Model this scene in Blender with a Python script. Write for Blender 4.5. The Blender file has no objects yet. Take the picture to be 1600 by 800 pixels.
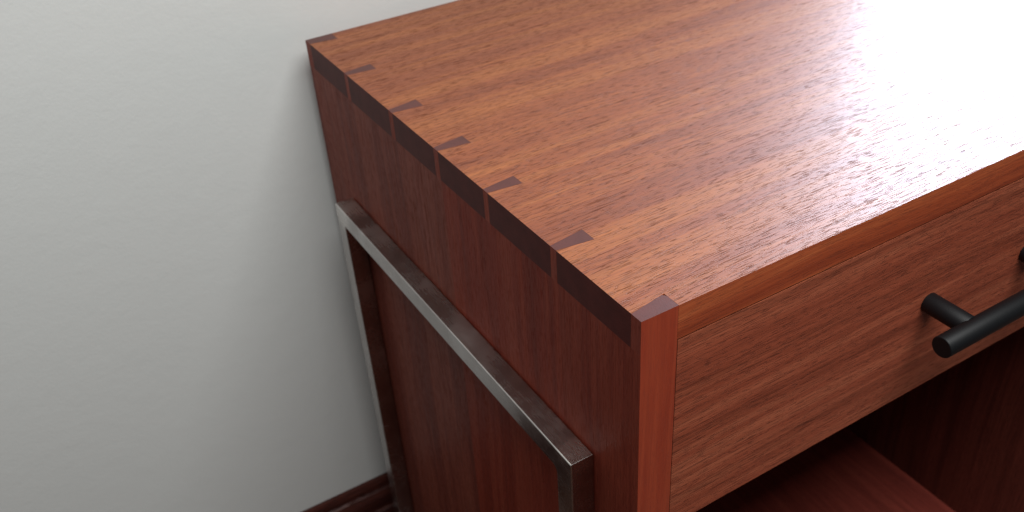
import bpy, bmesh, math, random
from mathutils import Vector, Matrix

random.seed(7)
S = bpy.context.scene
COL = S.collection

# ---------------------------------------------------------------- dimensions (metres)
H = 0.600          # height of the top surface above the floor
W = 0.4705         # cabinet width
D = 0.3931         # cabinet depth
T = 0.020          # side board thickness
TT = 0.0188        # top board thickness
WALL_Y = D + 0.017

# ---------------------------------------------------------------- camera
R = Matrix(((0.8560804098987614, -0.5133082897748718, -0.06034013122263701),
            (-0.33525105902310515, -0.46264614489300304, -0.8207102241592521),
            (0.3933612324714463, 0.7228230380003391, -0.5681494491104484)))
cam = bpy.data.cameras.new('camera')
cam_o = bpy.data.objects.new('camera', cam)
COL.objects.link(cam_o)
right, down, fwd = Vector(R[0]), Vector(R[1]), Vector(R[2])
M3 = Matrix((right, -down, -fwd)).transposed()
cam_o.matrix_world = Matrix.Translation((-0.1945, -0.2489, 0.2535 + H)) @ M3.to_4x4()
cam.sensor_fit = 'HORIZONTAL'
cam.sensor_width = 36.0
cam.lens = 36.0 * 1496.83 / 1600.0
cam.clip_start = 0.01
cam.clip_end = 50
cam.dof.use_dof = True
cam.dof.focus_distance = 0.43
cam.dof.aperture_fstop = 16
S.camera = cam_o

# ---------------------------------------------------------------- world, lamps, exposure
world = bpy.data.worlds.new('World')
S.world = world
world.use_nodes = True
bg = world.node_tree.nodes['Background']
bg.inputs['Color'].default_value = (0.95, 1.0, 1.0, 1)
bg.inputs['Strength'].default_value = 0.095

def area(name, loc, target, sx, sy, power, color):
    l = bpy.data.lights.new(name, 'AREA')
    l.shape = 'RECTANGLE'; l.size = sx; l.size_y = sy
    l.energy = power; l.color = color
    o = bpy.data.objects.new(name, l)
    COL.objects.link(o)
    o.location = loc
    o.rotation_euler = (Vector(target) - Vector(loc)).to_track_quat('-Z', 'Y').to_euler()
    return o

# daylight window in the wall, to the right of the cabinet
area('window_daylight', (0.955, WALL_Y - 0.012, H + 0.31), (0.955, -3, H + 0.31), 0.66, 0.50, 45, (0.68, 0.81, 1.0))
# unseen room light implied by the wall shadow; overhead placement tuned for wall shading
area('unseen_room_light', (0.04, -0.33, H + 0.88), (0.04, 0.20, H - 0.1), 0.85, 0.45, 14.4, (0.99, 1.0, 0.985))

S.view_settings.view_transform = 'Standard'
S.view_settings.look = 'None'
S.view_settings.exposure = 0
S.view_settings.gamma = 1
S.view_settings.use_curve_mapping = False
S.render.engine = 'CYCLES'
S.cycles.max_bounces = 8
S.cycles.use_denoising = True

# ---------------------------------------------------------------- node helper
class NT:
    def __init__(self, name):
        self.m = bpy.data.materials.new(name)
        self.m.use_nodes = True
        self.t = self.m.node_tree
        self.b = self.t.nodes['Principled BSDF']
    def n(self, kind, **kw):
        nd = self.t.nodes.new(kind)
        for k, v in kw.items():
            setattr(nd, k, v)
        return nd
    def link(self, a, b):
        self.t.links.new(a, b)
    def inp(self, sock, v):
        if hasattr(v, 'is_output') or isinstance(v, bpy.types.NodeSocket):
            self.link(v, sock)
        else:
            sock.default_value = v
    def math(self, op, a, b=0.0, c=0.0, clamp=False):
        nd = self.n('ShaderNodeMath', operation=op, use_clamp=clamp)
        for i, v in enumerate((a, b, c)):
            self.inp(nd.inputs[i], v)
        return nd.outputs[0]
    def vmath(self, op, a, b):
        nd = self.n('ShaderNodeVectorMath', operation=op)
        self.inp(nd.inputs[0], a); self.inp(nd.inputs[1], b)
        return nd.outputs[0]
    def noise(self, vec, scale=1.0, detail=2.0, rough=0.5, dist=0.0):
        nd = self.n('ShaderNodeTexNoise')
        self.link(vec, nd.inputs['Vector'])
        nd.inputs['Scale'].default_value = scale
        nd.inputs['Detail'].default_value = detail
        nd.inputs['Roughness'].default_value = rough
        nd.inputs['Distortion'].default_value = dist
        return nd.outputs['Fac']
    def ramp(self, fac, stops):
        nd = self.n('ShaderNodeValToRGB')
        self.link(fac, nd.inputs[0])
        e = nd.color_ramp.elements
        e[0].position, e[1].position = stops[0][0], stops[-1][0]
        for p, c in stops[1:-1]:
            e.new(p)
        for el, (p, c) in zip(e, stops):
            el.position = p
            el.color = (*c, 1) if len(c) == 3 else c
        return nd.outputs[0]
    def rng(self, v, a, b, c=0.0, d=1.0, smooth=False):
        nd = self.n('ShaderNodeMapRange')
        nd.interpolation_type = 'SMOOTHSTEP' if smooth else 'LINEAR'
        nd.clamp = True
        self.link(v, nd.inputs[0])
        for i, x in enumerate((a, b, c, d)):
            nd.inputs[i + 1].default_value = x
        return nd.outputs[0]
    def mix(self, fac, a, b, mode='MIX'):
        nd = self.n('ShaderNodeMix', data_type='RGBA', blend_type=mode)
        self.inp(nd.inputs[0], fac)
        self.inp(nd.inputs[6], a if not isinstance(a, tuple) else (*a, 1))
        self.inp(nd.inputs[7], b if not isinstance(b, tuple) else (*b, 1))
        return nd.outputs[2]
    def bump(self, height, dist, strength=1.0, normal=None):
        nd = self.n('ShaderNodeBump')
        nd.inputs['Strength'].default_value = strength
        nd.inputs['Distance'].default_value = dist
        self.link(height, nd.inputs['Height'])
        if normal is not None:
            self.link(normal, nd.inputs['Normal'])
        return nd.outputs[0]
    def coords(self):
        return self.n('ShaderNodeTexCoord').outputs['Object']

def wood(name, axis, lo, mid, hi, seed=0.0, pore=0.55, ribbon=1.0, figure=0.0, rough=0.3, bump=1.0, spec=0.5, fibre=1.0, coat=0.0):
    """Ribbon-striped mahogany-like wood; grain runs along the given axis (0, 1, 2)."""
    k = NT(name)
    co = k.vmath('ADD', k.coords(), (seed * 1.37, seed * 0.71, seed * 2.13))
    # slow wander of the grain
    wv = k.n('ShaderNodeTexNoise')
    k.link(co, wv.inputs['Vector']); wv.inputs['Scale'].default_value = 5.0; wv.inputs['Detail'].default_value = 1.0
    wob = k.vmath('MULTIPLY', k.vmath('SUBTRACT', wv.outputs['Color'], (0.5, 0.5, 0.5)),
                  tuple(0.0 if i == axis else 0.012 for i in range(3)))
    co = k.vmath('ADD', co, wob)
    def st(along, across):
        return k.vmath('MULTIPLY', co, tuple(along if i == axis else across for i in range(3)))
    rib = k.noise(st(0.9, 44), 1.0, 2.5, 0.55)              # broad ribbon stripes
    rib2 = k.noise(st(3.0, 210), 1.0, 3.0, 0.6)             # narrower streaks
    mott = k.noise(st(40, 260), 1.0, 2.0, 0.5)               # interlocked-grain mottling
    fib = k.noise(st(14, 800), 1.0, 3.0, 0.8)              # fibres
    por = k.noise(st(150, 2100), 1.0, 1.0, 0.5)             # pore dashes
    porl = k.noise(st(40, 1500), 1.0, 1.0, 0.5)             # longer pore lines
    v = k.math('ADD', k.math('MULTIPLY', rib, 1.0), k.math('MULTIPLY', k.math('SUBTRACT', rib2, 0.5), 0.65))
    v = k.math('ADD', v, k.math('MULTIPLY', k.math('SUBTRACT', mott, 0.5), 0.16))
    v = k.math('ADD', k.math('MULTIPLY', k.math('SUBTRACT', v, 0.5), ribbon), 0.5)
    col = k.ramp(v, [(0.30, lo), (0.48, mid), (0.60, hi), (0.72, mid)])
    col = k.mix(k.rng(fib, 0.36, 0.64, 0, 0.42 * fibre), col, tuple(0.45 * c for c in lo))
    pm = k.math('MAXIMUM', k.rng(por, 0.56, 0.66, 0, 1, True), k.math('MULTIPLY', k.rng(porl, 0.60, 0.69, 0, 1, True), 0.9))
    col = k.mix(k.math('MULTIPLY', pm, pore), col, tuple(0.22 * c for c in lo))
    if figure > 0:
        w = k.n('ShaderNodeTexWave', wave_type='BANDS', bands_direction='Z' if axis != 2 else 'Y', wave_profile='SAW')
        k.link(k.vmath('MULTIPLY', co, tuple(0.9 if i == axis else 9.0 for i in range(3))), w.inputs['Vector'])
        w.inputs['Scale'].default_value = 1.0
        w.inputs['Distortion'].default_value = 5.5
        w.inputs['Detail'].default_value = 3.0
        w.inputs['Detail Scale'].default_value = 1.4
        line = k.rng(w.outputs['Fac'], 0.72, 1.0, 0, 1)
        line = k.math('MULTIPLY', line, k.rng(fib, 0.35, 0.6, 0.35, 1.0))
        line = k.math('MULTIPLY', line, k.rng(mott, 0.3, 0.6, 0.3, 1.0))
        col = k.mix(k.math('MULTIPLY', line, figure), col, tuple(0.30 * c for c in lo))
    k.link(col, k.b.inputs['Base Color'])
    h = k.math('SUBTRACT', k.math('MULTIPLY', fib, 0.35), pm)
    k.link(k.bump(h, 0.00012 * bump, 1.0), k.b.inputs['Normal'])
    r = k.math('ADD', rough - 0.05, k.math('MULTIPLY', k.rng(rib2, 0.3, 0.7), 0.08))
    k.link(k.math('ADD', r, k.math('MULTIPLY', pm, 0.25)), k.b.inputs['Roughness'])
    k.b.inputs['IOR'].default_value = 1.5
    if coat:
        k.link(k.math('MULTIPLY', k.math('SUBTRACT', 1.0, k.math('MULTIPLY', pm, 0.7)), coat), k.b.inputs['Coat Weight'])
    k.b.inputs['Coat Roughness'].default_value = 0.46
    k.b.inputs['Coat IOR'].default_value = 1.38
    if coat:
        k.link(k.bump(h, 0.00012 * bump, 1.0), k.b.inputs['Coat Normal'])
    k.b.inputs['Specular IOR Level'].default_value = spec
    return k.m

def end_grain(name, col_a, col_b, seed=0.0, rough=0.44):
    k = NT(name)
    co = k.vmath('ADD', k.coords(), (seed, seed * 0.3, seed * 0.7))
    n1 = k.noise(co, 90, 3, 0.6)
    n2 = k.noise(co, 1100, 2, 0.6)
    col = k.mix(k.rng(n1, 0.3, 0.7), col_a, col_b)
    col = k.mix(k.rng(n2, 0.56, 0.68, 0, 0.35), col, tuple(0.4 * c for c in col_a))
    k.link(col, k.b.inputs['Base Color'])
    k.link(k.bump(n2, 0.00005), k.b.inputs['Normal'])
    k.b.inputs['Roughness'].default_value = rough
    return k.m

MAT = {}
MAT['top'] = wood('top_wood', 0, (0.190, 0.040, 0.010), (0.268, 0.066, 0.016), (0.335, 0.098, 0.022), seed=3.1, rough=0.60, spec=0.12, pore=0.6, coat=1.0, ribbon=0.66, fibre=0.95, bump=0.55)
MAT['top_edge'] = wood('edge_wood', 0, (0.28, 0.048, 0.018), (0.42, 0.082, 0.028), (0.52, 0.125, 0.042), seed=5.4, pore=0.3, rough=0.4, bump=0.4, spec=0.35, fibre=0.6)
MAT['front_edge'] = wood('side_edge_wood', 2, (0.27, 0.034, 0.016), (0.335, 0.047, 0.021), (0.39, 0.062, 0.026), seed=2.2, pore=0.12, rough=0.42, bump=0.25, ribbon=0.8, fibre=0.4, spec=0.35)
MAT['drawer'] = wood('drawer_wood', 0, (0.270, 0.056, 0.028), (0.390, 0.092, 0.046), (0.49, 0.138, 0.070), seed=8.3, ribbon=0.7, pore=0.5, figure=0.5, rough=0.45, spec=0.2)
MAT['side_a'] = wood('side_wood_front', 2, (0.150, 0.026, 0.017), (0.205, 0.035, 0.021), (0.25, 0.048, 0.028), seed=1.3, spec=0.05, pore=0.2, rough=0.4, bump=0.5, fibre=0.6)
MAT['side_b'] = wood('side_wood_middle', 2, (0.175, 0.029, 0.018), (0.230, 0.038, 0.023), (0.27, 0.052, 0.030), seed=6.7, spec=0.05, pore=0.2, rough=0.4, bump=0.5, fibre=0.6)
MAT['side_c'] = wood('side_wood_back', 2, (0.150, 0.034, 0.024), (0.210, 0.049, 0.033), (0.27, 0.070, 0.045), seed=9.9, spec=0.05, pore=0.3, rough=0.4, bump=0.6)
MAT['inner'] = wood('inner_wood', 1, (0.24, 0.042, 0.030), (0.30, 0.054, 0.038), (0.35, 0.066, 0.046), seed=4.4, spec=0.2, pore=0.3, rough=0.5, bump=0.4)
MAT['pin_side'] = wood('pin_side_wood', 2, (0.20, 0.038, 0.024), (0.245, 0.049, 0.030), (0.29, 0.062, 0.037), seed=7.7, spec=0.08, pore=0.15, rough=0.45, bump=0.3, ribbon=0.6, fibre=0.4)
MAT['inner_side_shaded'] = wood('inner_side_shaded_wood', 2, (0.09, 0.020, 0.014), (0.13, 0.028, 0.019), (0.16, 0.036, 0.024), seed=4.9, spec=0.2, pore=0.3, rough=0.5, bump=0.4)  # compartment shade put into the colour: darker copy of the inner wood
MAT['pin_end'] = end_grain('pin_end_grain', (0.066, 0.013, 0.009), (0.090, 0.018, 0.013), 0.3)
MAT['tail_end'] = end_grain('tail_end_grain', (0.068, 0.015, 0.013), (0.095, 0.020, 0.017), 1.9)
MAT['tail_end'].node_tree.nodes['Principled BSDF'].inputs['Specular IOR Level'].default_value = 0.06
MAT['pin_end'].node_tree.nodes['Principled BSDF'].inputs['Specular IOR Level'].default_value = 0.5

def steel():
    k = NT('raw_steel')
    co = k.coords()
    n1 = k.noise(co, 22, 4, 0.6)
    n2 = k.noise(k.vmath('MULTIPLY', co, (1500, 40, 1500)), 1, 2, 0.6)
    n3 = k.noise(co, 160, 3, 0.6)
    col = k.ramp(n1, [(0.3, (0.36, 0.33, 0.315)), (0.5, (0.46, 0.43, 0.415)), (0.7, (0.58, 0.555, 0.545))])
    col = k.mix(k.rng(n3, 0.64, 0.8, 0, 0.25), col, (0.12, 0.09, 0.08))
    # ground-down welds at the upper corners
    g = None
    for c, r in (((-0.0075, 0.338, H - 0.113), 0.020), ((-0.0075, 0.044, H - 0.111), 0.012)):
        d = k.n('ShaderNodeVectorMath', operation='DISTANCE')
        k.link(co, d.inputs[0]); d.inputs[1].default_value = c
        dd = k.math('ADD', d.outputs['Value'], k.math('MULTIPLY', k.math('SUBTRACT', n3, 0.5), 0.014))
        m = k.rng(dd, r * 0.45, r, 1, 0, True)
        g = m if g is None else k.math('MAXIMUM', g, m)
    col = k.mix(k.math('MULTIPLY', g, 0.6), col, (0.80, 0.76, 0.72))
    k.link(col, k.b.inputs['Base Color'])
    k.b.inputs['Metallic'].default_value = 1.0
    k.link(k.math('ADD', k.rng(n1, 0.3, 0.7, 0.20, 0.34), k.math('MULTIPLY', k.math('SUBTRACT', n2, 0.5), 0.14)), k.b.inputs['Roughness'])
    k.link(k.bump(n2, 0.00002, 0.6), k.b.inputs['Normal'])
    return k.m
MAT['steel'] = steel()

def black():
    k = NT('black_powder_coat')
    n = k.noise(k.coords(), 1800, 2, 0.6)
    k.b.inputs['Base Color'].default_value = (0.003, 0.0034, 0.0045, 1)
    k.b.inputs['Roughness'].default_value = 0.52
    k.b.inputs['Specular IOR Level'].default_value = 0.35
    k.link(k.bump(n, 0.00003, 0.6), k.b.inputs['Normal'])
    return k.m
MAT['black'] = black()

def paint():
    k = NT('wall_paint')
    co = k.coords()
    n1 = k.noise(co, 55, 3, 0.55)
    n2 = k.noise(co, 420, 2, 0.6)
    n3 = k.noise(co, 3.0, 2, 0.5)
    k.link(k.mix(k.rng(n3, 0.35, 0.65), (0.70, 0.715, 0.70), (0.725, 0.735, 0.72)), k.b.inputs['Base Color'])
    h = k.math('ADD', k.math('MULTIPLY', k.rng(n1, 0.4, 0.75), 0.45), k.math('MULTIPLY', n2, 0.4))
    k.link(k.bump(h, 0.0004, 0.6), k.b.inputs['Normal'])
    k.b.inputs['Roughness'].default_value = 0.55
    k.b.inputs['Specular IOR Level'].default_value = 0.3
    return k.m
MAT['paint'] = paint()
MAT['skirting'] = wood('skirting_wood', 0, (0.035, 0.010, 0.008), (0.065, 0.016, 0.012), (0.10, 0.026, 0.018), seed=11.0, pore=0.6, rough=0.35, ribbon=1.6, spec=0.2)
MAT['floor'] = wood('floor_wood', 0, (0.07, 0.030, 0.018), (0.11, 0.045, 0.026), (0.14, 0.06, 0.034), seed=12.0, rough=0.4)

# ---------------------------------------------------------------- mesh helpers
def link_mesh(name, bm, mats, parent=None, smooth=False):
    me = bpy.data.meshes.new(name)
    bm.normal_update()
    bm.to_mesh(me); bm.free()
    for m in mats:
        me.materials.append(MAT[m])
    if smooth:
        for p in me.polygons:
            p.use_smooth = True
    o = bpy.data.objects.new(name, me)
    COL.objects.link(o)
    if parent is not None:
        o.parent = parent
    return o

def prism(bm, pts, z0, z1):
    """Extrude a CCW outline (seen from above) between two heights."""
    b = [bm.verts.new((x, y, z0)) for x, y in pts]
    t = [bm.verts.new((x, y, z1)) for x, y in pts]
    n = len(pts)
    bm.faces.new(t); bm.faces.new(b[::-1])
    for i in range(n):
        j = (i + 1) % n
        bm.faces.new((b[i], b[j], t[j], t[i]))

def box(bm, x0, x1, y0, y1, z0, z1):
    prism(bm, [(x0, y0), (x1, y0), (x1, y1), (x0, y1)], z0, z1)

def ease(bm, test, width=0.0005, seg=2):
    es = [e for e in bm.edges if test(e.verts[0].co, e.verts[1].co) and len(e.link_faces) == 2
          and e.calc_face_angle(0) > 0.5]
    if es:
        bmesh.ops.bevel(bm, geom=es, offset=width, segments=seg, profile=0.5, affect='EDGES')

def assign(bm, rule):
    bm.normal_update()
    for f in bm.faces:
        f.material_index = rule(f)

# ---------------------------------------------------------------- the setting
def structure(o):
    o['kind'] = 'structure'
    return o

bm = bmesh.new(); box(bm, -3, 3, WALL_Y, WALL_Y + 0.12, 0, 2.6)
structure(link_mesh('wall', bm, ['paint']))
bm = bmesh.new(); box(bm, -3, 3, -3, WALL_Y + 0.12, -0.03, -0.0002)
structure(link_mesh('floor', bm, ['floor']))
# moulded skirting board along the wall
bm = bmesh.new()
BZ = 0.1372
prof = [(0.0, 0), (-0.015, 0), (-0.015, BZ - 0.040), (-0.0138, BZ - 0.036), (-0.0105, BZ - 0.034), (-0.0105, BZ - 0.028),
        (-0.0122, BZ - 0.026), (-0.0122, BZ - 0.018), (-0.0090, BZ - 0.012), (-0.0065, BZ - 0.010), (-0.0060, BZ - 0.004), (-0.0040, BZ), (0.0, BZ)]
a = [bm.verts.new((-3, WALL_Y + y, z)) for y, z in prof]
b = [bm.verts.new((3, WALL_Y + y, z)) for y, z in prof]
for i in range(len(prof)):
    j = (i + 1) % len(prof)
    bm.faces.new((a[i], b[i], b[j], a[j]))
bm.faces.new(a[::-1]); bm.faces.new(b)
bmesh.ops.recalc_face_normals(bm, faces=bm.faces)
structure(link_mesh('skirting_board', bm, ['skirting']))

# ---------------------------------------------------------------- the cabinet
cab = bpy.data.objects.new('nightstand', None)
COL.objects.link(cab)
cab['label'] = 'reddish-brown wooden nightstand with dovetailed top corner, steel side frame and black bar handle'
cab['category'] = 'nightstand'

G = 0.00010                                  # joint clearance
PC = [0.0678, 0.1325, 0.1892, 0.2492, 0.3190]   # dovetail pin centres along the depth
HO = [0.0026, 0.0025, 0.0027, 0.0028, 0.0027]   # half widths at the outside
HI = [0.0053, 0.0049, 0.0053, 0.0055, 0.0053]   # half widths at the inside
FO, FI = 0.0070, 0.0102                      # front half pin
BO, BI = 0.3838, 0.3808                      # back half pin

# top board with its tails at both ends
left = [(T, BI), (0, BO)]
for c, ho, hi in list(zip(PC, HO, HI))[::-1]:
    left += [(0, c + ho), (T, c + hi), (T, c - hi), (0, c - ho)]
left += [(0, FO), (T, FI)]
rightp = [(W - x, y) for x, y in left[::-1]]
outline = [(T, 0), (W - T, 0)] + rightp + [(W - T, D), (T, D)] + left
bm = bmesh.new()
prism(bm, outline, H - TT, H)
EPS = 1e-6
def on_rim(p):
    return p.x < EPS or p.x > W - EPS or p.y < EPS or p.y > D - EPS
def top_rim(p, q):
    if p.z < H - EPS or q.z < H - EPS:
        return False
    return (p.x < EPS and q.x < EPS) or (p.x > W - EPS and q.x > W - EPS) or (p.y < EPS and q.y < EPS) or (p.y > D - EPS and q.y > D - EPS)
ease(bm, top_rim, 0.0006)
def top_rule(f):
    if abs(f.normal.x) > 0.8 and (f.calc_center_median().x < 0.001 or f.calc_center_median().x > W - 0.001):
        return 1
    if abs(f.normal.y) > 0.8:
        return 2
    return 0
assign(bm, top_rule)
link_mesh('top_board', bm, ['top', 'tail_end', 'top_edge'], cab)

# side boards (three glued boards each side) with their pins
Z0 = 0.080                                   # underside of the box
SPL = [0.0, 0.0640, 0.1858, D]
def side(mirror):
    fx = (lambda x: W - x) if mirror else (lambda x: x)
    for k in range(3):
        y0, y1 = SPL[k], SPL[k + 1]
        mats = [('side_a', 'side_b', 'side_c')[k], 'pin_end', 'front_edge', 'inner_side_shaded']
        xa, xb = sorted((fx(0), fx(T)))
        bm = bmesh.new()
        box(bm, xa, xb, y0, y1, Z0, H - TT)
        xo = fx(0)
        ease(bm, lambda p, q: abs(p.z - q.z) > 0.01 and abs(p.y - q.y) < EPS and (p.y < EPS or p.y > D - EPS), 0.0006)
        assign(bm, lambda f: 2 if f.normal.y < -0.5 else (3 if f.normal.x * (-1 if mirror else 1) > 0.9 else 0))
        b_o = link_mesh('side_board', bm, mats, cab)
        shapes = []
        if k == 0:
            shapes.append([(0, 0), (T - G, 0), (T - G, FI - G - 0.0022), (T - G - 0.0013, FI - G - 0.0002), (0, FO - G)])   # the inner corner is chipped
        if k == 2:
            shapes.append([(0, BO + G), (T - G, BI + G), (T - G, D), (0, D)])
        for c, ho, hi in zip(PC, HO, HI):
            if y0 <= c < y1:
                shapes.append([(0, c - ho + G), (T - G, c - hi + G), (T - G, c + hi - G), (0, c + ho - G)])
        for s in shapes:
            pts = [(fx(x), y) for x, y in s]
            if mirror:
                pts = pts[::-1]
            bm = bmesh.new()
            prism(bm, pts, H - TT, H + 0.00003)
            ease(bm, lambda p, q: (p.z > H - EPS and q.z > H - EPS and ((abs(p.x - xo) < EPS and abs(q.x - xo) < EPS) or (p.y < EPS and q.y < EPS) or (p.y > D - EPS and q.y > D - EPS)))
                 or (abs(p.z - q.z) > 0.01 and abs(p.y - q.y) < EPS and (p.y < EPS or p.y > D - EPS)), 0.0006)
            assign(bm, lambda f: 1 if f.normal.z > 0.8 else (2 if f.normal.y < -0.8 and f.calc_center_median().y < 0.001 else 0))
            link_mesh('dovetail_pin', bm, ['pin_side', 'pin_end', 'front_edge'], b_o)
side(False)
side(True)

# bottom shelf, back panel
SH = H - 0.4975
bm = bmesh.new(); box(bm, T + G, W - T - G, 0.004, D - 0.012, Z0 + 0.0005, SH)
ease(bm, lambda p, q: p.z > SH - EPS and q.z > SH - EPS and p.y < 0.005 and q.y < 0.005, 0.0006)
link_mesh('bottom_shelf', bm, ['inner'], cab)
bm = bmesh.new(); box(bm, T + G, W - T - G, D - 0.0115, D - 0.003, Z0 + 0.0005, H - TT - G)
link_mesh('back_panel', bm, ['inner'], cab)

# drawer: front with the box behind it
DT, DB = H - TT - 0.0011, H - 0.1436
bm = bmesh.new(); box(bm, T + 0.0006, W - T - 0.0006, 0.0002, 0.0185, DB, DT)
ease(bm, lambda p, q: p.y < 0.001 and q.y < 0.001, 0.0005)
dr = link_mesh('drawer_front', bm, ['drawer'], cab)
bm = bmesh.new()
xa, xb, ya, yb, za, zb = T + 0.012, W - T - 0.012, 0.0187, D - 0.04, DB + 0.010, DT - 0.02
box(bm, xa, xa + 0.012, ya, yb, za, zb); box(bm, xb - 0.012, xb, ya, yb, za, zb)
box(bm, xa + 0.0121, xb - 0.0121, yb - 0.012, yb, za, zb); box(bm, xa + 0.0121, xb - 0.0121, ya, yb - 0.0121, za + 0.004, za + 0.010)
link_mesh('drawer_box', bm, ['inner'], dr)

# bar handle
def cyl(bm, p0, p1, r, seg=40, ch=0.0006):
    p0, p1 = Vector(p0), Vector(p1)
    d = (p1 - p0).normalized()
    u = d.orthogonal().normalized(); v = d.cross(u)
    L = (p1 - p0).length
    rings = []
    for s, rr in ((0, r - ch), (ch * 0.35, r - ch * 0.35), (ch, r), (L - ch, r), (L - ch * 0.35, r - ch * 0.35), (L, r - ch)):
        rings.append([bm.verts.new(p0 + d * s + (u * math.cos(2 * math.pi * i / seg) + v * math.sin(2 * math.pi * i / seg)) * rr) for i in range(seg)])
    for a, b in zip(rings, rings[1:]):
        for i in range(seg):
            f = bm.faces.new((a[i], a[(i + 1) % seg], b[(i + 1) % seg], b[i])); f.smooth = True
    bm.faces.new(rings[0][::-1]); bm.faces.new(rings[-1])
HX0, HX1, HY, HZ = 0.1962, 0.2780, -0.0290, H - 0.0768
bm = bmesh.new(); cyl(bm, (HX0 - 0.0255, HY, HZ), (HX1 + 0.0255, HY, HZ), 0.0061)
hd = link_mesh('bar_handle', bm, ['black'], cab)
for x in (HX0, HX1):
    bm = bmesh.new(); cyl(bm, (x, 0.0002, HZ), (x, HY + 0.003, HZ), 0.0059, 32, 0.0003)
    link_mesh('handle_post', bm, ['black'], hd)

# welded steel side frames
FT = 0.0140
FZ1, FZ0 = H - 0.1096, 0.0
FY0, FY1 = 0.0362, 0.3500
def arc(cy, cz, r, a0, n=6):
    return [(cy + r * math.cos(math.radians(a0 + 90 * i / n)), cz + r * math.sin(math.radians(a0 + 90 * i / n))) for i in range(n + 1)]
def loop(y0, y1, z0, z1, rs):
    r = rs
    return (arc(y0 + r[0], z0 + r[0], r[0], 180) + arc(y1 - r[1], z0 + r[1], r[1], 270)
            + arc(y1 - r[2], z1 - r[2], r[2], 0) + arc(y0 + r[3], z1 - r[3], r[3], 90))
def frame(xa, xb, label=None):
    bm = bmesh.new()
    out = loop(FY0, FY1, FZ0, FZ1, (0.0005, 0.0005, 0.0016, 0.0005))
    inn = loop(FY0 + FT, FY1 - FT, FZ0 + FT, FZ1 - FT, (0.003, 0.002, 0.0007, 0.0042))
    vs = {}
    for key, pts in (('o', out), ('i', inn)):
        for x in (xa, xb):
            vs[key, x] = [bm.verts.new((x, y, z)) for y, z in pts]
    n = len(out)
    for i in range(n):
        j = (i + 1) % n
        bm.faces.new((vs['o', xa][i], vs['o', xa][j], vs['i', xa][j], vs['i', xa][i]))
        bm.faces.new((vs['o', xb][i], vs['i', xb][i], vs['i', xb][j], vs['o', xb][j]))
        bm.faces.new((vs['o', xa][i], vs['o', xb][i], vs['o', xb][j], vs['o', xa][j]))
        bm.faces.new((vs['i', xa][i], vs['i', xa][j], vs['i', xb][j], vs['i', xb][i]))
    bmesh.ops.recalc_face_normals(bm, faces=bm.faces)
    es = [e for e in bm.edges if abs(e.verts[0].co.x - e.verts[1].co.x) < EPS and e.calc_face_angle(0) > 0.8]
    bmesh.ops.bevel(bm, geom=es, offset=0.0006, segments=2, profile=0.5, affect='EDGES', clamp_overlap=True)
    return link_mesh('steel_frame', bm, ['steel'], cab)
frame(-0.0005 - FT, -0.0005)
frame(W + 0.0005, W + 0.0005 + FT)
